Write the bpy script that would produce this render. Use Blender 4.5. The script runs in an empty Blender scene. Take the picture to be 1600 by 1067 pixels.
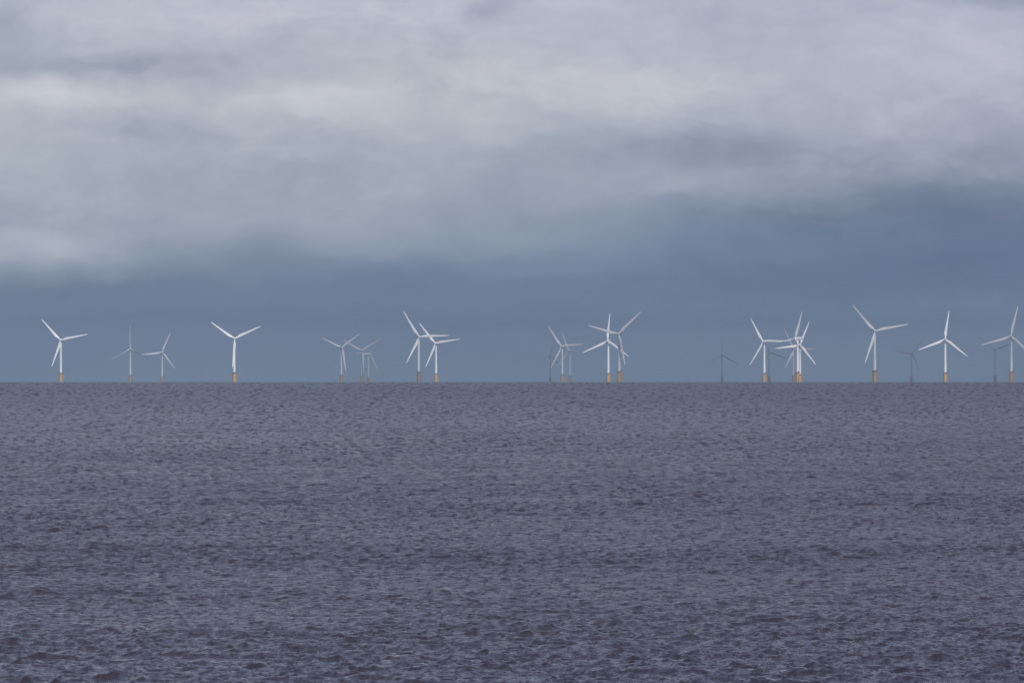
import bpy, bmesh, math, random
import numpy as np
from mathutils import Matrix, Vector

# ---------------------------------------------------------------- constants
F = 12365.0            # focal length in photo pixels (1600 wide)
EYE = 6.8              # eye height above the water
RE = F * F / (2 * 12)  # effective earth radius (with refraction)
HZ = 578.8             # eye-level row in the photo
C = bpy.context.scene.collection
SC = bpy.context.scene

# ---------------------------------------------------------------- camera
cam = bpy.data.cameras.new('camera')
cam.sensor_width = 36
cam.lens = F / 1600 * 36
cam.clip_start = 1
cam.clip_end = 80000
co = bpy.data.objects.new('camera', cam)
C.objects.link(co)
co.location = (0, 0, EYE)
co.rotation_euler = (math.radians(90) + math.atan((HZ - 533.5) / F), 0, 0)
SC.camera = co
SC.view_settings.view_transform = 'Standard'
SC.view_settings.look = 'None'
SC.view_settings.exposure = 0
SC.view_settings.gamma = 1
SC.cycles.use_denoising = True
SC.cycles.denoiser = 'OPENIMAGEDENOISE'
SC.cycles.denoising_prefilter = 'ACCURATE'
SC.cycles.volume_bounces = 0
SC.cycles.max_bounces = 6
SC.cycles.caustics_reflective = False
SC.cycles.caustics_refractive = False

SUN_EL = math.radians(36)
SUN_AZ = math.radians(20)      # to the right of straight behind the camera
to_sun = Vector((math.sin(SUN_AZ) * math.cos(SUN_EL), -math.cos(SUN_AZ) * math.cos(SUN_EL), math.sin(SUN_EL)))

# ---------------------------------------------------------------- node helpers
class NB:
    def __init__(s, nt): s.nt = nt
    def n(s, t, **kw):
        x = s.nt.nodes.new(t)
        for k, v in kw.items(): setattr(x, k, v)
        return x
    def put(s, sock, v):
        if isinstance(v, bpy.types.NodeSocket): s.nt.links.new(v, sock)
        else: sock.default_value = v
    def m(s, op, a, b=None, c=None, clamp=False):
        x = s.n('ShaderNodeMath', operation=op, use_clamp=clamp)
        s.put(x.inputs[0], a)
        if b is not None: s.put(x.inputs[1], b)
        if c is not None: s.put(x.inputs[2], c)
        return x.outputs[0]
    def vec(s, x, y, z):
        c = s.n('ShaderNodeCombineXYZ')
        for i, v in enumerate((x, y, z)): s.put(c.inputs[i], v)
        return c.outputs[0]
    def noise(s, v, scale, detail=4, rough=.5, dist=0, lac=2):
        x = s.n('ShaderNodeTexNoise')
        s.put(x.inputs['Vector'], v)
        x.inputs['Scale'].default_value = scale
        x.inputs['Detail'].default_value = detail
        x.inputs['Roughness'].default_value = rough
        x.inputs['Lacunarity'].default_value = lac
        x.inputs['Distortion'].default_value = dist
        return x.outputs[0]
    def ramp(s, f, stops, interp='LINEAR'):
        x = s.n('ShaderNodeValToRGB')
        s.put(x.inputs[0], f)
        r = x.color_ramp; r.interpolation = interp
        while len(r.elements) < len(stops): r.elements.new(0.5)
        for e, (p, c) in zip(r.elements, stops):
            e.position = p; e.color = (*c, 1)
        return x.outputs[0]
    def mix(s, f, a, b, blend='MIX'):
        x = s.n('ShaderNodeMix', data_type='RGBA', blend_type=blend)
        s.put(x.inputs[0], f); s.put(x.inputs[6], a); s.put(x.inputs[7], b)
        return x.outputs[2]

def lin(c):
    return tuple(((v / 255) / 12.92 if v <= 10 else ((v / 255 + .055) / 1.055) ** 2.4) for v in c)

# ---------------------------------------------------------------- world: Nishita air behind procedural cloud
W = bpy.data.worlds.new('World'); SC.world = W; W.use_nodes = True
nt = W.node_tree; nt.nodes.clear(); b = NB(nt)
out = b.n('ShaderNodeOutputWorld'); bg = b.n('ShaderNodeBackground')
nt.links.new(bg.outputs[0], out.inputs[0])
bg.inputs[1].default_value = 0.1
sky = b.n('ShaderNodeTexSky', sky_type='NISHITA', sun_disc=False, sun_elevation=SUN_EL,
          sun_rotation=math.pi - SUN_AZ, air_density=1.0, dust_density=1.5)
tc = b.n('ShaderNodeTexCoord')
sp = b.n('ShaderNodeSeparateXYZ'); nt.links.new(tc.outputs['Generated'], sp.inputs[0])
az = b.m('ARCTAN2', sp.outputs[0], sp.outputs[1])
el = b.m('ARCSINE', sp.outputs[2])
U0 = b.m('ADD', b.m('MULTIPLY', az, 123.65), 8.0)          # 0..16 across the view, unit = 0.46 degrees
V0 = b.m('MULTIPLY', b.m('SUBTRACT', el, -0.0014), 123.65)  # 0 at the sea horizon, 5.97 at the top of the view
P0 = b.vec(U0, V0, 0.0)
# soft warp so that the cloud masses have ragged, wispy outlines
w1 = b.m('SUBTRACT', b.noise(b.vec(b.m('MULTIPLY', U0, .45), b.m('MULTIPLY', V0, .9), 3.1), 1.0, 6, .55), .5)
w2 = b.m('SUBTRACT', b.noise(b.vec(b.m('MULTIPLY', U0, .5), b.m('MULTIPLY', V0, 1.1), 9.7), 1.0, 6, .55), .5)
U = b.m('ADD', U0, b.m('MULTIPLY', w1, 2.0))
V = b.m('ADD', V0, b.m('MULTIPLY', w2, .95))
# base height of the cloud: lower on the left, higher on the right
side = b.m('MULTIPLY_ADD', b.m('SMOOTH_MIN', b.m('MAXIMUM', U0, 0.0), 16.0, 2.0), -.085, .55)
lift = b.m('MULTIPLY', side, b.m('SUBTRACT', 1.0, b.m('MULTIPLY', b.m('ABSOLUTE', b.m('SUBTRACT', V0, 2.4)), .3), clamp=True), clamp=False)
Vs = b.m('ADD', V, b.m('MULTIPLY', lift, 1.0))
base = b.ramp(b.m('DIVIDE', Vs, 8.0), [
    (0.000, lin((103, 129, 151))), (.060, lin((93, 120, 146))), (.150, lin((90, 115, 145))),
    (.215, lin((104, 125, 151))), (.275, lin((135, 149, 169))), (.340, lin((158, 167, 182))),
    (.460, lin((172, 180, 192))), (.600, lin((188, 192, 203))), (.740, lin((187, 191, 205))),
    (.90, lin((172, 181, 199))), (1.00, lin((146, 156, 186)))])
def blob(cx, cy, sx, sy, amp, rot=0, sharp=False):
    """light (amp>0) or dark (amp<0) mass centred on photo pixel cx,cy"""
    du = b.m('SUBTRACT', U, cx / 100); dv = b.m('SUBTRACT', V, (596.5 - cy) / 100)
    if rot:
        cr, sr = math.cos(rot), math.sin(rot)
        du, dv = (b.m('ADD', b.m('MULTIPLY', du, cr), b.m('MULTIPLY', dv, sr)),
                  b.m('SUBTRACT', b.m('MULTIPLY', dv, cr), b.m('MULTIPLY', du, sr)))
    a = b.m('POWER', b.m('ABSOLUTE', b.m('DIVIDE', du, sx / 100)), 2.0)
    c = b.m('POWER', b.m('ABSOLUTE', b.m('DIVIDE', dv, sy / 100)), 2.0)
    return b.m('MULTIPLY', b.m('EXPONENT', b.m('MULTIPLY', b.m('ADD', a, c), -1.0)), amp)
BL = [
    (220, 108, 210, 24, -.20), (90, 155, 120, 26, .14), (500, 155, 130, 26, .16),
    (230, 205, 120, 20, -.09), (20, 60, 50, 50, -.13), (400, 20, 260, 30, .06),
    (960, 140, 220, 36, .13), (1110, 235, 260, 34, -.20), (1252, 248, 22, 18, .07),
    (70, 385, 110, 26, .26), (250, 330, 200, 30, .05), (110, 440, 200, 16, -.08),
    (830, 425, 120, 10, .10), (1130, 390, 260, 20, .07), (1500, 70, 120, 40, .05),
    (1450, 315, 230, 42, -.26), (1380, 400, 330, 40, -.09), (1560, 230, 100, 30, -.07), (1590, 0, 90, 14, -.20), (800, 8, 50, 22, -.14),
    (690, 70, 60, 60, -.06), (1180, 30, 180, 26, -.05), (600, 262, 120, 22, .05),
    (620, 300, 90, 16, .06), (420, 275, 120, 16, -.06), (1050, 335, 160, 26, -.05),
    (1230, 345, 150, 16, -.07), (1400, 200, 130, 30, .05), (700, 470, 200, 9, .06), (820, 395, 260, 42, .11), (1120, 300, 170, 30, .06), (560, 350, 160, 26, .05), (1500, 430, 160, 26, -.07), (60, 455, 160, 26, -.06), (300, 500, 260, 10, -.05), (1050, 455, 220, 10, .05), (900, 500, 300, 9, -.04), (1350, 450, 260, 12, -.05), (730, 200, 110, 40, .07),
]
tot = None
for q in BL:
    r = blob(*q); tot = r if tot is None else b.m('ADD', tot, r)
n1 = b.m('SUBTRACT', b.noise(b.vec(b.m('MULTIPLY', U, .35), b.m('MULTIPLY', V, 1.0), 1.3), 1.0, 7, .55), .5)
n2 = b.m('SUBTRACT', b.noise(b.vec(b.m('MULTIPLY', U, 1.3), b.m('MULTIPLY', V, 3.0), 5.3), 1.0, 6, .6), .5)
n3 = b.m('SUBTRACT', b.noise(b.vec(b.m('MULTIPLY', U, 3.2), b.m('MULTIPLY', V, 5.5), 2.2), 1.0, 5, .6), .5)
n4 = b.m('MULTIPLY_ADD', b.noise(b.vec(b.m('MULTIPLY', U0, .4), b.m('MULTIPLY', V0, .7), 4.4), 1.0, 2, .5), 4.0, -1.6, clamp=True)
nz = b.m('ADD', b.m('MULTIPLY', n1, .20), b.m('MULTIPLY', n2, .25))
nz = b.m('ADD', nz, b.m('MULTIPLY', b.m('MULTIPLY', n3, n4), .20))
hi = b.m('MULTIPLY_ADD', V0, .25, .38, clamp=True)
g = b.m('ADD', 1.0, b.m('ADD', tot, b.m('MULTIPLY', nz, hi)))
g = b.m('MAXIMUM', g, .5)
gs = b.n('ShaderNodeVectorMath', operation='MULTIPLY')     # thick cloud goes bluer as it darkens, thin cloud warmer
nt.links.new(base, gs.inputs[0])
b.put(gs.inputs[1], b.vec(b.m('POWER', g, 1.75), b.m('POWER', g, 1.5), b.m('POWER', g, 1.15)))
# faint violet / blue drift of hue through the cloud
hue = b.noise(b.vec(b.m('MULTIPLY', U0, .22), b.m('MULTIPLY', V0, .5), 7.7), 1.0, 3, .5)
tint = b.ramp(hue, [(.35, (.988, .995, 1.0)), (.65, (1.01, .985, 1.01))])
cl = b.n('ShaderNodeVectorMath', operation='MULTIPLY'); nt.links.new(gs.outputs[0], cl.inputs[0]); nt.links.new(tint, cl.inputs[1])
t2 = b.ramp(b.m('DIVIDE', U0, 16.0), [(.45, (1, 1, 1)), (.95, (.955, .945, .995))])
c2 = b.n('ShaderNodeVectorMath', operation='MULTIPLY'); nt.links.new(cl.outputs[0], c2.inputs[0]); nt.links.new(t2, c2.inputs[1])
cs = b.n('ShaderNodeVectorMath', operation='SCALE'); nt.links.new(c2.outputs[0], cs.inputs[0]); cs.inputs['Scale'].default_value = 10.0
final = b.mix(.06, cs.outputs[0], sky.outputs[0])
nt.links.new(final, bg.inputs[0])

# ---------------------------------------------------------------- sun
sd = bpy.data.lights.new('sun', 'SUN'); sd.energy = 4.1; sd.angle = math.radians(.5); sd.color = (1, .95, .88)
so = bpy.data.objects.new('sun', sd); C.objects.link(so)
so.rotation_euler = to_sun.to_track_quat('Z', 'Y').to_euler(); so.location = (300, -300, 400)

# ---------------------------------------------------------------- materials
def mat(name, col, rough=.5, metal=0, var=None, vscale=.4, streak=False):
    m = bpy.data.materials.new(name); m.use_nodes = True
    b = NB(m.node_tree); p = m.node_tree.nodes['Principled BSDF']
    p.inputs['Roughness'].default_value = rough; p.inputs['Metallic'].default_value = metal
    if var is None: p.inputs['Base Color'].default_value = (*col, 1)
    else:
        t = b.n('ShaderNodeTexCoord'); mp = b.n('ShaderNodeMapping')
        m.node_tree.links.new(t.outputs['Object'], mp.inputs[0])
        mp.inputs['Scale'].default_value = (1, 1, .12) if streak else (1, 1, 1)
        f = b.noise(mp.outputs[0], vscale, 6, .6)
        m.node_tree.links.new(b.ramp(f, [(.38, col), (.68, var)]), p.inputs['Base Color'])
    return m
M_white = mat('white_tower_paint', (.80, .81, .82), .38, var=(.70, .71, .72), vscale=.6, streak=True)
M_blade = mat('blade_gelcoat', (.80, .81, .82), .32, var=(.73, .74, .75), vscale=.3)
M_orange = mat('orange_foundation_paint', (.74, .38, .045), .55, var=(.48, .22, .035), vscale=.9, streak=True)
M_dark = mat('dark_steel_grating', (.075, .07, .06), .6, .3, var=(.13, .12, .10), vscale=2)
M_yellow = mat('yellow_rail_paint', (.55, .38, .06), .5, var=(.40, .26, .05), vscale=2)
M_grey = mat('nacelle_grey', (.60, .62, .64), .42, var=(.50, .52, .54), vscale=.7)
M_hatch = mat('hatch_grey', (.22, .23, .24), .5, var=(.28, .28, .29), vscale=2)

# ---------------------------------------------------------------- mesh helpers
def finish(name, bm, m, parent=None, smooth=True):
    bmesh.ops.recalc_face_normals(bm, faces=bm.faces)
    me = bpy.data.meshes.new(name); bm.to_mesh(me); bm.free()
    if smooth:
        for p in me.polygons: p.use_smooth = True
        try: me.set_sharp_from_angle(angle=math.radians(40))
        except Exception: pass
    me.materials.append(m)
    o = bpy.data.objects.new(name, me); C.objects.link(o)
    if parent is not None: o.parent = parent
    return o
def lathe(bm, prof, seg=32, M=Matrix(), cap=True):
    rings = []
    for r, z in prof:
        rings.append([bm.verts.new(M @ Vector((r * math.cos(2 * math.pi * i / seg), r * math.sin(2 * math.pi * i / seg), z))) for i in range(seg)])
    for a, c in zip(rings, rings[1:]):
        for i in range(seg): bm.faces.new((a[i], a[(i + 1) % seg], c[(i + 1) % seg], c[i]))
    if cap:
        bm.faces.new(rings[0][::-1]); bm.faces.new(rings[-1])
def tube(bm, p, q, r, seg=8):
    p, q = Vector(p), Vector(q); d = q - p
    M = Matrix.Translation(p) @ d.to_track_quat('Z', 'Y').to_matrix().to_4x4()
    lathe(bm, [(r, 0), (r, d.length)], seg, M)
def box(bm, c, s, bev=0):
    r = bmesh.ops.create_cube(bm, size=1, matrix=Matrix.Translation(c) @ Matrix.Diagonal((*s, 1)))
    if bev:
        es = list({e for v in r['verts'] for e in v.link_edges})
        bmesh.ops.bevel(bm, geom=es, offset=bev, segments=3, affect='EDGES')
def ring(bm, R, z, r, seg=28):
    pts = [(R * math.cos(2 * math.pi * i / seg), R * math.sin(2 * math.pi * i / seg), z) for i in range(seg)]
    for i in range(seg): tube(bm, pts[i], pts[(i + 1) % seg], r, 6)

# ---------------------------------------------------------------- sea: one curved sheet with real waves
def build_sea():
    rng = np.random.default_rng(11)
    # radial steps: fine where single waves show, opening with distance
    r = [2.0]
    while r[-1] < 163: r.append(r[-1] * 1.03 + .2)
    while r[-1] < 22500:
        x = r[-1]
        r.append(x + max(.075, .075 * (x / 290) ** 2 if x < 3000 else 8.0 * (x / 3000)))
    r = np.array(r)
    fov = 0.0735
    a_in = np.linspace(-fov, fov, 700)
    st = a_in[1] - a_in[0]
    side = []
    x, s = fov, st
    while x < math.pi:
        s = min(s * 1.14, .08); x += s; side.append(x)
    side = np.array(side) * (math.pi / side[-1])
    side = side[side > fov * 1.002]
    a = np.concatenate([-side[::-1], a_in, side])[1:]
    th, rr = np.meshgrid(a, r)
    X = (rr * np.sin(th)).astype(np.float64); Y = rr * np.cos(th)
    dr = np.gradient(r)[:, None]; da = np.gradient(a)[None, :]
    sp_r = np.broadcast_to(dr, X.shape); sp_a = da * rr
    Z = np.zeros_like(X); DX = np.zeros_like(X); DY = np.zeros_like(X)
    N = 110
    lams = np.exp(np.linspace(math.log(.26), math.log(9), N))
    for i, L in enumerate(lams):
        L = L * rng.uniform(.96, 1.04)
        spread = .85 if L < 1.2 else .62
        d = rng.normal(0, spread) - .18          # travel direction measured from "towards the camera"
        kx, ky = math.sin(d) * 2 * math.pi / L, -math.cos(d) * 2 * math.pi / L
        slope = .042 * (1.0 if L < .8 else (.8 / L) ** .92)
        amp = slope * L / (2 * math.pi)
        wr = np.clip((L / (np.abs(math.cos(d)) * sp_r + 1e-6) - 2.7) / 1.6, 0, 1)[:, :1]
        nr = int((wr[:, 0] > 0).sum())
        if nr < 3: continue
        # rows where this component can be carried
        rows = np.nonzero(wr[:, 0] > 0)[0]
        sl = slice(rows[0], rows[-1] + 1)
        wa = np.clip((L / (sp_a[sl] + 1e-6) - 2.2) / 2.0, 0, 1)
        ph = kx * X[sl] + ky * Y[sl] + rng.uniform(0, 6.283)
        A = amp * wr[sl] * wa
        Z[sl] += A * np.sin(ph)
        c = A * np.cos(ph) * 1.0
        DX[sl] += c * (kx * L / 6.283); DY[sl] += c * (ky * L / 6.283)
    # gusts: patches where the chop stands higher or lies down
    G = np.zeros_like(X)
    for i in range(26):
        L = math.exp(rng.uniform(math.log(12), math.log(160))); d = rng.uniform(0, 6.283)
        G += np.sin((math.sin(d) * X + math.cos(d) * Y) * 6.283 / L + rng.uniform(0, 6.283))
    G = 1 + .30 * np.tanh(G / 4.5)
    Z *= G; DX *= G; DY *= G
    X += DX; Y += DY
    Z -= rr ** 2 / (2 * RE)
    nr, na = X.shape
    co_ = np.empty((nr * na + 1, 3), np.float32)
    co_[:-1, 0] = X.ravel(); co_[:-1, 1] = Y.ravel(); co_[:-1, 2] = Z.ravel(); co_[-1] = (0, 0, 0)
    idx = np.arange(nr * na, dtype=np.int32).reshape(nr, na)
    nxt = np.roll(idx, -1, axis=1)
    q = np.stack([idx[:-1], nxt[:-1], nxt[1:], idx[1:]], -1).reshape(-1, 4)[:, ::-1]
    t = np.stack([np.full(na, nr * na, np.int32), nxt[0], idx[0]], -1)
    me = bpy.data.meshes.new('sea')
    nq, ntri = len(q), len(t)
    me.vertices.add(len(co_)); me.vertices.foreach_set('co', co_.ravel())
    me.loops.add(nq * 4 + ntri * 3)
    me.loops.foreach_set('vertex_index', np.concatenate([q.ravel(), t.ravel()]).astype(np.int32))
    me.polygons.add(nq + ntri)
    ls = np.concatenate([np.arange(nq) * 4, nq * 4 + np.arange(ntri) * 3]).astype(np.int32)
    me.polygons.foreach_set('loop_start', ls)
    me.polygons.foreach_set('use_smooth', np.ones(nq + ntri, bool))
    me.update(calc_edges=True)
    print('sea verts', len(co_))
    m = bpy.data.materials.new('sea_water'); m.use_nodes = True
    b = NB(m.node_tree); p = m.node_tree.nodes['Principled BSDF']
    p.inputs['Roughness'].default_value = .16
    p.inputs['IOR'].default_value = 1.333
    t = b.n('ShaderNodeTexCoord'); s = b.n('ShaderNodeSeparateXYZ'); m.node_tree.links.new(t.outputs['Object'], s.inputs[0])
    x, y = s.outputs[0], s.outputs[1]
    def nz(sx, sy, det=4, seed=0., rough=.55):
        return b.noise(b.vec(b.m('MULTIPLY', x, sx), b.m('MULTIPLY', y, sy), seed), 1.0, det, rough)
    bear = b.m('ARCTAN2', x, y); dist = b.m('SQRT', b.m('ADD', b.m('MULTIPLY', x, x), b.m('MULTIPLY', y, y)))
    def nzr(sx, sy, det, seed, rough, ang, rad):      # crests that bend round the shore, as the sheet itself does
        u = b.m('MULTIPLY', bear, sx * rad); v = b.m('MULTIPLY', dist, sy); c_, s_ = math.cos(ang), math.sin(ang)
        uu = b.m('SUBTRACT', b.m('MULTIPLY', u, c_), b.m('MULTIPLY', v, s_)); vv = b.m('ADD', b.m('MULTIPLY', u, s_), b.m('MULTIPLY', v, c_))
        return b.noise(b.vec(uu, vv, b.m('MULTIPLY_ADD', uu, .37, seed)), 1.0, det, rough, .4)
    silt = nz(.012, .004, 5, 2.)
    off_ = b.m('MULTIPLY_ADD', b.m('SQRT', b.m('ADD', b.m('MULTIPLY', x, x), b.m('MULTIPLY', y, y))), 1 / 2200, -2.0, clamp=True)   # base colour turns dark teal far out
    m.node_tree.links.new(b.mix(off_, b.ramp(silt, [(.35, (.021, .019, .030)), (.65, (.033, .027, .035))]), (.006, .020, .027, 1)), p.inputs['Base Color'])
    gust = b.m('MULTIPLY_ADD', nz(.03, .006, 6, 5., .62), 1.6, .2)
    h = b.m('ADD', b.m('MULTIPLY', nz(3.2, 2.6, 3, 0.), .11), b.m('MULTIPLY', nz(8, 7, 3, 4.), .04))
    bp = b.n('ShaderNodeBump'); bp.inputs['Distance'].default_value = 1.0
    b.put(bp.inputs['Strength'], b.m('MULTIPLY', gust, .8)); b.put(bp.inputs['Height'], h)
    # slopes of crest lines too small for the mesh further out: wide along the crests' run, by octave of distance
    dist = b.m('SQRT', b.m('ADD', b.m('MULTIPLY', x, x), b.m('MULTIPLY', y, y)))
    lg = b.m('LOGARITHM', b.m('MAXIMUM', dist, 10.0), 2.0)
    ty = None
    for (L0, sx, sy, amp, sd) in ((7.6, 5.8, 1.5, 1.15, 1.), (8.6, 3.0, .32, 1.6, 2.), (9.6, 1.7, .085, 1.9, 3.), (10.6, 1.0, .022, 2.2, 4.),
                                  (11.6, .55, .0060, 2.4, 5.), (12.6, .30, .0018, 2.8, 6.), (13.6, .16, .0006, 2.8, 7.)):
        band = b.m('SUBTRACT', 1.0, b.m('ABSOLUTE', b.m('MULTIPLY', b.m('SUBTRACT', lg, L0), 1.0)), clamp=True)
        q = b.m('MULTIPLY', b.m('MULTIPLY', b.m('SUBTRACT', nzr(sx, sy, 3, 20 + sd * 3.7, .60, .5 + sd * 1.13, 2 ** L0), .5), amp * 1.6), band)
        ty = q if ty is None else b.m('ADD', ty, q)
    ty = b.m('MULTIPLY', ty, gust)
    va = b.n('ShaderNodeVectorMath', operation='ADD'); vn = b.n('ShaderNodeVectorMath', operation='NORMALIZE')
    m.node_tree.links.new(bp.outputs[0], va.inputs[0]); b.put(va.inputs[1], b.vec(b.m('MULTIPLY', ty, .3), ty, 0.0))
    m.node_tree.links.new(va.outputs[0], vn.inputs[0]); m.node_tree.links.new(vn.outputs[0], p.inputs['Normal'])
    b.put(p.inputs['Roughness'], b.m('MINIMUM', b.m('MAXIMUM', b.m('MULTIPLY_ADD', lg, .060, -.38), .07), .29))
    me.materials.append(m)
    o = bpy.data.objects.new('sea', me); C.objects.link(o)
    o['kind'] = 'structure'
    return o
build_sea()

# ---------------------------------------------------------------- wind turbines
HUB, PLAT, OVER, RR, TILT = 62.0, 14.0, 4.6, 41.5, math.radians(5)

def blade_mesh(pitch):
    """root at origin, length along +Z, rotor axis towards -Y (upwind), leading edge towards +X"""
    bm = bmesh.new(); rings = []
    st = [(.9, .95, .95, 0, 0), (2.2, .95, .95, 0, 0), (4.5, 1.25, .85, 9, .2), (7, 1.75, .62, 12, .8), (9.5, 1.9, .5, 10, 1),
          (14, 1.66, .36, 7, 1), (20, 1.36, .25, 4.5, 1), (26, 1.1, .18, 2.5, 1), (32, .86, .12, 1, 1), (37, .66, .085, 0, 1), (40.3, .46, .06, -.5, 1), (41.2, .25, .035, -.5, 1), (41.5, .06, .02, -.5, 1)]
    K = 20
    for z, hc, ht, tw, af in st:
        a = math.radians(tw + pitch); rg = []
        pre = 2.6 * (z / RR) ** 1.6      # cone and pre-bend, away from the tower
        for i in range(K):
            t = 2 * math.pi * i / K
            x = hc * math.cos(t); y = ht * math.sin(t)
            if af:  # aerofoil: thick near the leading edge, thin towards the trailing edge
                y *= (1 - af * .62 * (1 - math.cos(t)) / 2)
                x -= af * hc * .34     # chord hangs back behind the pitch axis
            xx = x * math.cos(a) - y * math.sin(a); yy = x * math.sin(a) + y * math.cos(a)
            rg.append(bm.verts.new((xx, yy - pre, z)))
        rings.append(rg)
    for p, q in zip(rings, rings[1:]):
        for i in range(K): bm.faces.new((p[i], p[(i + 1) % K], q[(i + 1) % K], q[i]))
    bm.faces.new(rings[0]); bm.faces.new(rings[-1])
    bmesh.ops.recalc_face_normals(bm, faces=bm.faces)
    me = bpy.data.meshes.new('blade'); bm.to_mesh(me); bm.free()
    for p in me.polygons: p.use_smooth = True
    me.materials.append(M_blade)
    return me
BLADES = {}
def blade_for(p):
    if p not in BLADES: BLADES[p] = blade_mesh(p)
    return BLADES[p]

def make_turbine():
    t = bpy.data.objects.new('wind_turbine', None); C.objects.link(t); t.empty_display_size = 5
    # orange transition piece
    bm = bmesh.new(); lathe(bm, [(2.05, -6), (2.05, .5), (2.15, 1.0), (2.15, 12.9), (2.5, 13.1), (2.5, 13.5)], 40)
    tp = finish('transition_piece', bm, M_orange, t)
    bm = bmesh.new()                                   # boat landing: two fenders with a ladder between
    for s in (-1, 1):
        tube(bm, (2.5 + 1.0, s * .8, -3), (2.5 + 1.0, s * .8, 9.4), .22, 10)
        for z in (1.5, 5, 9.0): tube(bm, (2.3, s * .8, z), (3.5, s * .8, z), .13, 8)
        tube(bm, (2.5 + .55, s * .26, -2), (2.5 + .55, s * .26, 13.5), .05, 6)
    for k in range(30): tube(bm, (3.05, -.26, -1.6 + k * .5), (3.05, .26, -1.6 + k * .5), .025, 5)
    finish('boat_landing', bm, M_yellow, tp)
    bm = bmesh.new()                                   # cable tube down the far side
    for an in (2.2, 3.6):
        cx, cy = 2.78 * math.cos(an), 2.78 * math.sin(an)
        tube(bm, (cx, cy, -5), (cx, cy, 12.5), .2, 8)
    finish('cable_tube', bm, M_dark, tp)
    # platform
    bm = bmesh.new(); lathe(bm, [(2.8, 13.52), (3.5, 13.6), (3.5, 13.95), (2.0, 13.95)], 36, cap=False)
    for k in range(10):
        an = 2 * math.pi * k / 10
        tube(bm, (2.5 * math.cos(an), 2.5 * math.sin(an), 12.0), (3.35 * math.cos(an), 3.35 * math.sin(an), 13.6), .1, 6)
    pf = finish('platform', bm, M_dark, t)
    bm = bmesh.new()
    for z in (14.5, 15.05): ring(bm, 3.42, z, .05)
    for k in range(20):
        an = 2 * math.pi * k / 20
        tube(bm, (3.42 * math.cos(an), 3.42 * math.sin(an), 13.9), (3.42 * math.cos(an), 3.42 * math.sin(an), 15.05), .05, 6)
    finish('railing', bm, M_dark, pf)
    bm = bmesh.new()
    tube(bm, (2.9, -1.4, 13.9), (2.9, -1.4, 16.4), .14, 8); tube(bm, (2.9, -1.4, 16.3), (5.0, -2.4, 16.9), .11, 8); tube(bm, (5.0, -2.4, 16.9), (5.0, -2.4, 15.9), .03, 5)
    finish('davit_crane', bm, M_dark, pf)
    # tower
    prof = [(2.0, 13.96)]
    for k in range(1, 25):
        z = 13.96 + (HUB - 1.9 - 13.96) * k / 24; prof.append((2.0 - .72 * k / 24, z))
    bm = bmesh.new(); lathe(bm, prof, 40)
    for z in (29.5, 45.0):                              # bolted flanges
        rr_ = 2.0 - .72 * (z - 13.96) / (HUB - 1.9 - 13.96)
        lathe(bm, [(rr_ + .005, z - .1), (rr_ + .035, z - .08), (rr_ + .035, z + .08), (rr_ + .005, z + .1)], 40)
    tw = finish('tower', bm, M_white, t)
    bm = bmesh.new(); box(bm, (1.98, 0, 15.4), (.16, .85, 2.2), .05); finish('door', bm, M_hatch, tw)
    # nacelle
    def sup(bm, secs, K=28):
        rings = []
        for y, w, h, cz in secs:
            rg = []
            for i in range(K):
                t_ = 2 * math.pi * i / K; c_, s_ = math.cos(t_), math.sin(t_)
                rg.append(bm.verts.new((w * math.copysign(abs(c_) ** .45, c_), y, cz + h * math.copysign(abs(s_) ** .45, s_))))
            rings.append(rg)
        for p, q in zip(rings, rings[1:]):
            for i in range(K): bm.faces.new((p[i], p[(i + 1) % K], q[(i + 1) % K], q[i]))
        bm.faces.new(rings[0]); bm.faces.new(rings[-1])
    bm = bmesh.new()
    sup(bm, [(-2.9, 1.25, 1.25, HUB), (-2.2, 1.55, 1.6, HUB + .05), (-.5, 1.75, 1.85, HUB + .15), (3, 1.78, 1.9, HUB + .3), (6.0, 1.7, 1.75, HUB + .45), (7.6, 1.5, 1.35, HUB + .6), (7.9, 1.2, 1.0, HUB + .65)])
    lathe(bm, [(1.45, HUB - 2.2), (1.45, HUB - 1.5)], 32)
    na = finish('nacelle', bm, M_grey, t)
    bm = bmesh.new(); box(bm, (0, 5.6, HUB + 2.45), (2.4, 1.5, .5), .1); finish('cooler', bm, M_hatch, na)
    bm = bmesh.new()
    for s in (-1, 1):
        tube(bm, (s * .7, 7.0, HUB + 1.9), (s * .7, 7.0, HUB + 4.1), .05, 6)
    tube(bm, (-.7, 7.0, HUB + 3.9), (.7, 7.0, HUB + 3.9), .04, 6)
    finish('wind_vane', bm, M_hatch, na)
    # rotor
    axis = Vector((0, -math.cos(TILT), math.sin(TILT)))
    hubc = Vector((0, -OVER, HUB))
    R0 = Matrix.Translation(hubc) @ Matrix.Rotation(-TILT, 4, 'X')   # local -Y = rotor axis, tipped up
    bm = bmesh.new()
    Ml = Matrix.Rotation(math.radians(90), 4, 'X')
    lathe(bm, [(1.35, -1.6), (1.6, -1.0), (1.68, 0), (1.5, .9), (1.0, 1.6), (.45, 2.0), (.05, 2.12)], 32, Ml)
    hb = finish('hub', bm, M_blade, t); hb.matrix_local = R0
    blades = []
    for q in range(3):
        o = bpy.data.objects.new('blade', blade_for(2)); C.objects.link(o); o.parent = t
        blades.append(o)
    return t
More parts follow.
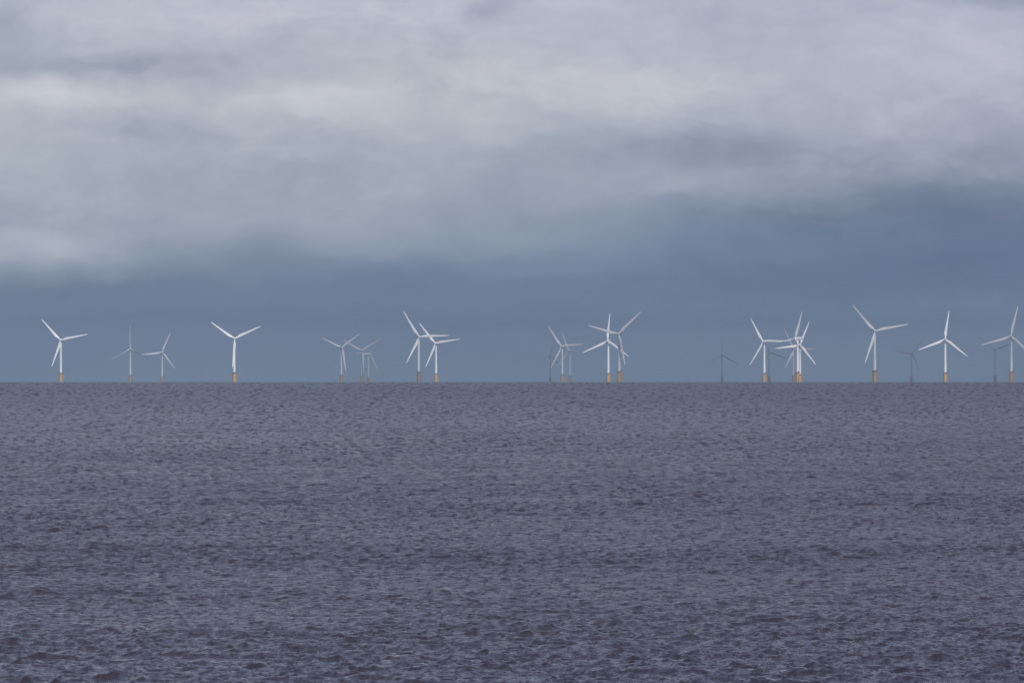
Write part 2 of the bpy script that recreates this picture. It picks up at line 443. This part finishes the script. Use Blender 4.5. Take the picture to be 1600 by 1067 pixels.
def rotor_pose(t, phase):
    R0 = Matrix.Translation((0, -OVER, HUB)) @ Matrix.Rotation(-TILT, 4, 'X')
    bl = [c for c in t.children if c.name.split('.')[0] == 'blade']
    for q, o in enumerate(bl):
        # clockwise seen from upwind
        o.matrix_local = R0 @ Matrix.Rotation(math.radians(phase + 120 * q), 4, 'Y')
    for c in t.children:
        if c.name.split('.')[0] == 'hub': c.matrix_local = R0 @ Matrix.Rotation(math.radians(phase), 4, 'Y')

def dup(t):
    r = t.copy(); C.objects.link(r)
    for ch in t.children:
        c = ch.copy(); C.objects.link(c); c.parent = r
        for g_ in ch.children:
            d = g_.copy(); C.objects.link(d); d.parent = c
    return r

# tower x (photo px), distance, yaw (deg; + = hub left of the tower), rotor phase, blade pitch, label
G_ = 'offshore wind turbines along the horizon'
TL = [
 (95.0, 11647, 2, -42, 2, 'leftmost white wind turbine of all, large, its third blade hanging just left of the tower'),
 (203.6, 14289, 0, 0, 60, 'small pale turbine with one blade straight up, first one right of the leftmost large turbine'),
 (253.4, 15604, -2, 23, 8, 'small pale turbine right of the small upright-bladed one, its left blade pointing nearly level'),
 (366.0, 11258, -8, -55, 2, 'large white turbine standing alone, two blades in a wide V, third down its tower'),
 (533.4, 13815, -20, 54, 8, 'faint turbine with V-raised blades, leftmost of the hazy group between two large ones'),
 (565.1, 14937, -14, 58, 8, 'faint V-bladed turbine, middle of the hazy group, its lower blade along the tower'),
 (575.8, 16401, -42, 33, 25, 'tiniest blurred turbine tucked right behind the middle one of the hazy group'),
 (654.2, 10832, -11, -32, 2, 'taller left turbine of the crossing pair, one blade level to the right over its neighbour'),
 (681.2, 12514, 13, -39, 2, 'shorter brighter right turbine of the crossing pair, its blade reaching right over open sky'),
 (859.9, 17320, 0, 15, 45, 'tiny dark turbine just left of the faint pale pair near the middle'),
 (878.6, 13449, 20, -35, 5, 'pale turbine with a blade level to the right, taller of the faint pair near middle'),
 (890.6, 14937, 35, -24, 10, 'faintest pale turbine just right of and behind the taller one of the middle pair'),
 (950.5, 11833, 16, 5, 2, 'bright turbine with one blade straight up, left of the central crossing pair'),
 (967.6, 10229, 14, 46, 2, 'tall turbine right of the upright-bladed one in the central pair, blade rising to upper right'),
 (1128.1, 16896, 0, 0, 40, 'tiny dark turbine standing alone over open water right of the central crossing pair'),
 (1194.3, 12006, 28, -31, 2, 'white turbine with one blade level right, left of the crowded cluster on a bright foundation'),
 (1201.4, 15550, -10, -8, 40, 'small dark turbine just behind and right of the white one with its blade level'),
 (1246.4, 11196, 54, 22, 30, 'white turbine turned sideways showing its nacelle, foremost of the crowded cluster'),
 (1250.0, 13017, 0, 22, 2, 'turbine close behind the sideways one, its blades reaching left, up right and down right'),
 (1239.6, 14359, -22, -29, 6, 'faintest turbine at the back of the crowded cluster, left of the sideways one'),
 (1366.7, 9622, -5, -41, 2, 'tallest nearest turbine on a deep orange base, right of the crowded cluster'),
 (1423.9, 16119, -14, 39, 2, 'small dark shaded turbine between the tallest one and the one with its blade straight up'),
 (1477.0, 11401, 6, 8, 2, 'white turbine with one blade up and two spread evenly below, second large from the right'),
 (1580.2, 10658, 9, 13, 2, 'rightmost large white turbine, its lower right blade cut by the picture edge'),
 (1554.6, 14740, -5, 68, 45, 'small dark turbine half under the left blade of the rightmost large one'),
]
proto = make_turbine()
for i, (px, D, yaw, ph, pit, lab) in enumerate(TL):
    t = proto if i == 0 else dup(proto)
    x = (px - 800) / F * D
    t.location = (x, D, -(D * D + x * x) / (2 * RE))
    t.rotation_euler = (0, 0, math.radians(-yaw))
    t['label'] = lab; t['category'] = 'wind turbine'; t['group'] = G_
    for c in t.children:
        if c.name.split('.')[0] == 'blade': c.data = blade_for(pit)
    rotor_pose(t, ph)

# ---------------------------------------------------------------- unseen bank of cloud, added above the view to shade turbines
def build_shade_cloud():
    A = 1400.0
    off = A / math.tan(SUN_EL)
    ox, oy = math.sin(SUN_AZ) * off, -math.cos(SUN_AZ) * off
    x0, x1, y0, y1 = -2600 + ox, 2600 + ox, 8600 + oy, 19500 + oy
    na, nb = 110, 220
    from mathutils import noise as mn
    bm = bmesh.new(); top, bot = [], []
    for j in range(nb + 1):
        rt, rb = [], []
        for i in range(na + 1):
            x = x0 + (x1 - x0) * i / na; y = y0 + (y1 - y0) * j / nb
            edge = min(x - x0, x1 - x, y - y0, y1 - y)
            f = min(1, edge / 900.0); f = math.sqrt(max(0, 1 - (1 - f) ** 2))
            q = Vector((x / 420, y / 420, .5))
            rt.append(bm.verts.new((x, y, A + f * (190 + 150 * mn.fractal(q, .6, 2.1, 6)))))
            rb.append(bm.verts.new((x, y, A - f * (28 + 34 * mn.fractal(q * 1.7, .6, 2.1, 5)) - .5)))
        top.append(rt); bot.append(rb)
    for j in range(nb):
        for i in range(na):
            bm.faces.new((top[j][i], top[j][i + 1], top[j + 1][i + 1], top[j + 1][i]))
            bm.faces.new((bot[j][i], bot[j + 1][i], bot[j + 1][i + 1], bot[j][i + 1]))
    m = mat('shade_cloud_vapour', (.85, .86, .88), 1.0, var=(.78, .80, .83), vscale=.004)
    # opacity shaped to dim chosen turbines: thin veil first, dense further back
    nt = m.node_tree; b = NB(nt); p = nt.nodes['Principled BSDF']; o_ = nt.nodes['Material Output']
    t = b.n('ShaderNodeTexCoord'); s = b.n('ShaderNodeSeparateXYZ'); nt.links.new(t.outputs['Object'], s.inputs[0])
    px = b.m('SUBTRACT', s.outputs[0], ox); py = b.m('SUBTRACT', s.outputs[1], oy)
    w = b.m('ADD', b.m('MULTIPLY', b.m('ADD', px, 298), .887), b.m('MULTIPLY', b.m('SUBTRACT', py, 16800), .462))
    dense = b.m('MULTIPLY', b.m('MULTIPLY_ADD', w, 1 / 120, .6, clamp=True), .78)
    veil = b.m('MULTIPLY', b.m('SUBTRACT', py, 13080), 1 / 1700, clamp=True)
    veil = b.m('MINIMUM', veil, .40)
    veil = b.m('MULTIPLY', veil, b.m('MAXIMUM', b.m('MULTIPLY_ADD', px, 1 / 350, 1.8, clamp=True), .45))   # thinner to the left
    front = b.m('MULTIPLY', b.m('MULTIPLY_ADD', py, -1 / 140, 10950 / 140, clamp=True), .26)  # extra thin strip added to dim the nearest turbines
    a = b.m('MAXIMUM', b.m('MAXIMUM', dense, veil), front)
    tr = b.n('ShaderNodeBsdfTransparent'); mx = b.n('ShaderNodeMixShader')
    nt.links.new(a, mx.inputs[0]); nt.links.new(tr.outputs[0], mx.inputs[1]); nt.links.new(p.outputs[0], mx.inputs[2])
    nt.links.new(mx.outputs[0], o_.inputs['Surface'])
    o = finish('unseen_shade_cloud', bm, m); o['kind'] = 'structure'
build_shade_cloud()

# ---------------------------------------------------------------- haze over the water
bm = bmesh.new()
zl = -22600 ** 2 / (2 * RE) - 1
box(bm, (0, 0, (zl + 118) / 2), (47000, 47000, 118 - zl))
hm = bpy.data.materials.new('haze_air'); hm.use_nodes = True; hn = hm.node_tree; hn.nodes.clear()
ho = hn.nodes.new('ShaderNodeOutputMaterial'); pv = hn.nodes.new('ShaderNodeVolumePrincipled')
pv.inputs['Color'].default_value = (.60, .74, .88, 1); pv.inputs['Density'].default_value = 4.7e-5
pv.inputs['Anisotropy'].default_value = .2
hn.links.new(pv.outputs[0], ho.inputs['Volume'])
hz = finish('haze', bm, hm, smooth=False); hz['kind'] = 'stuff'
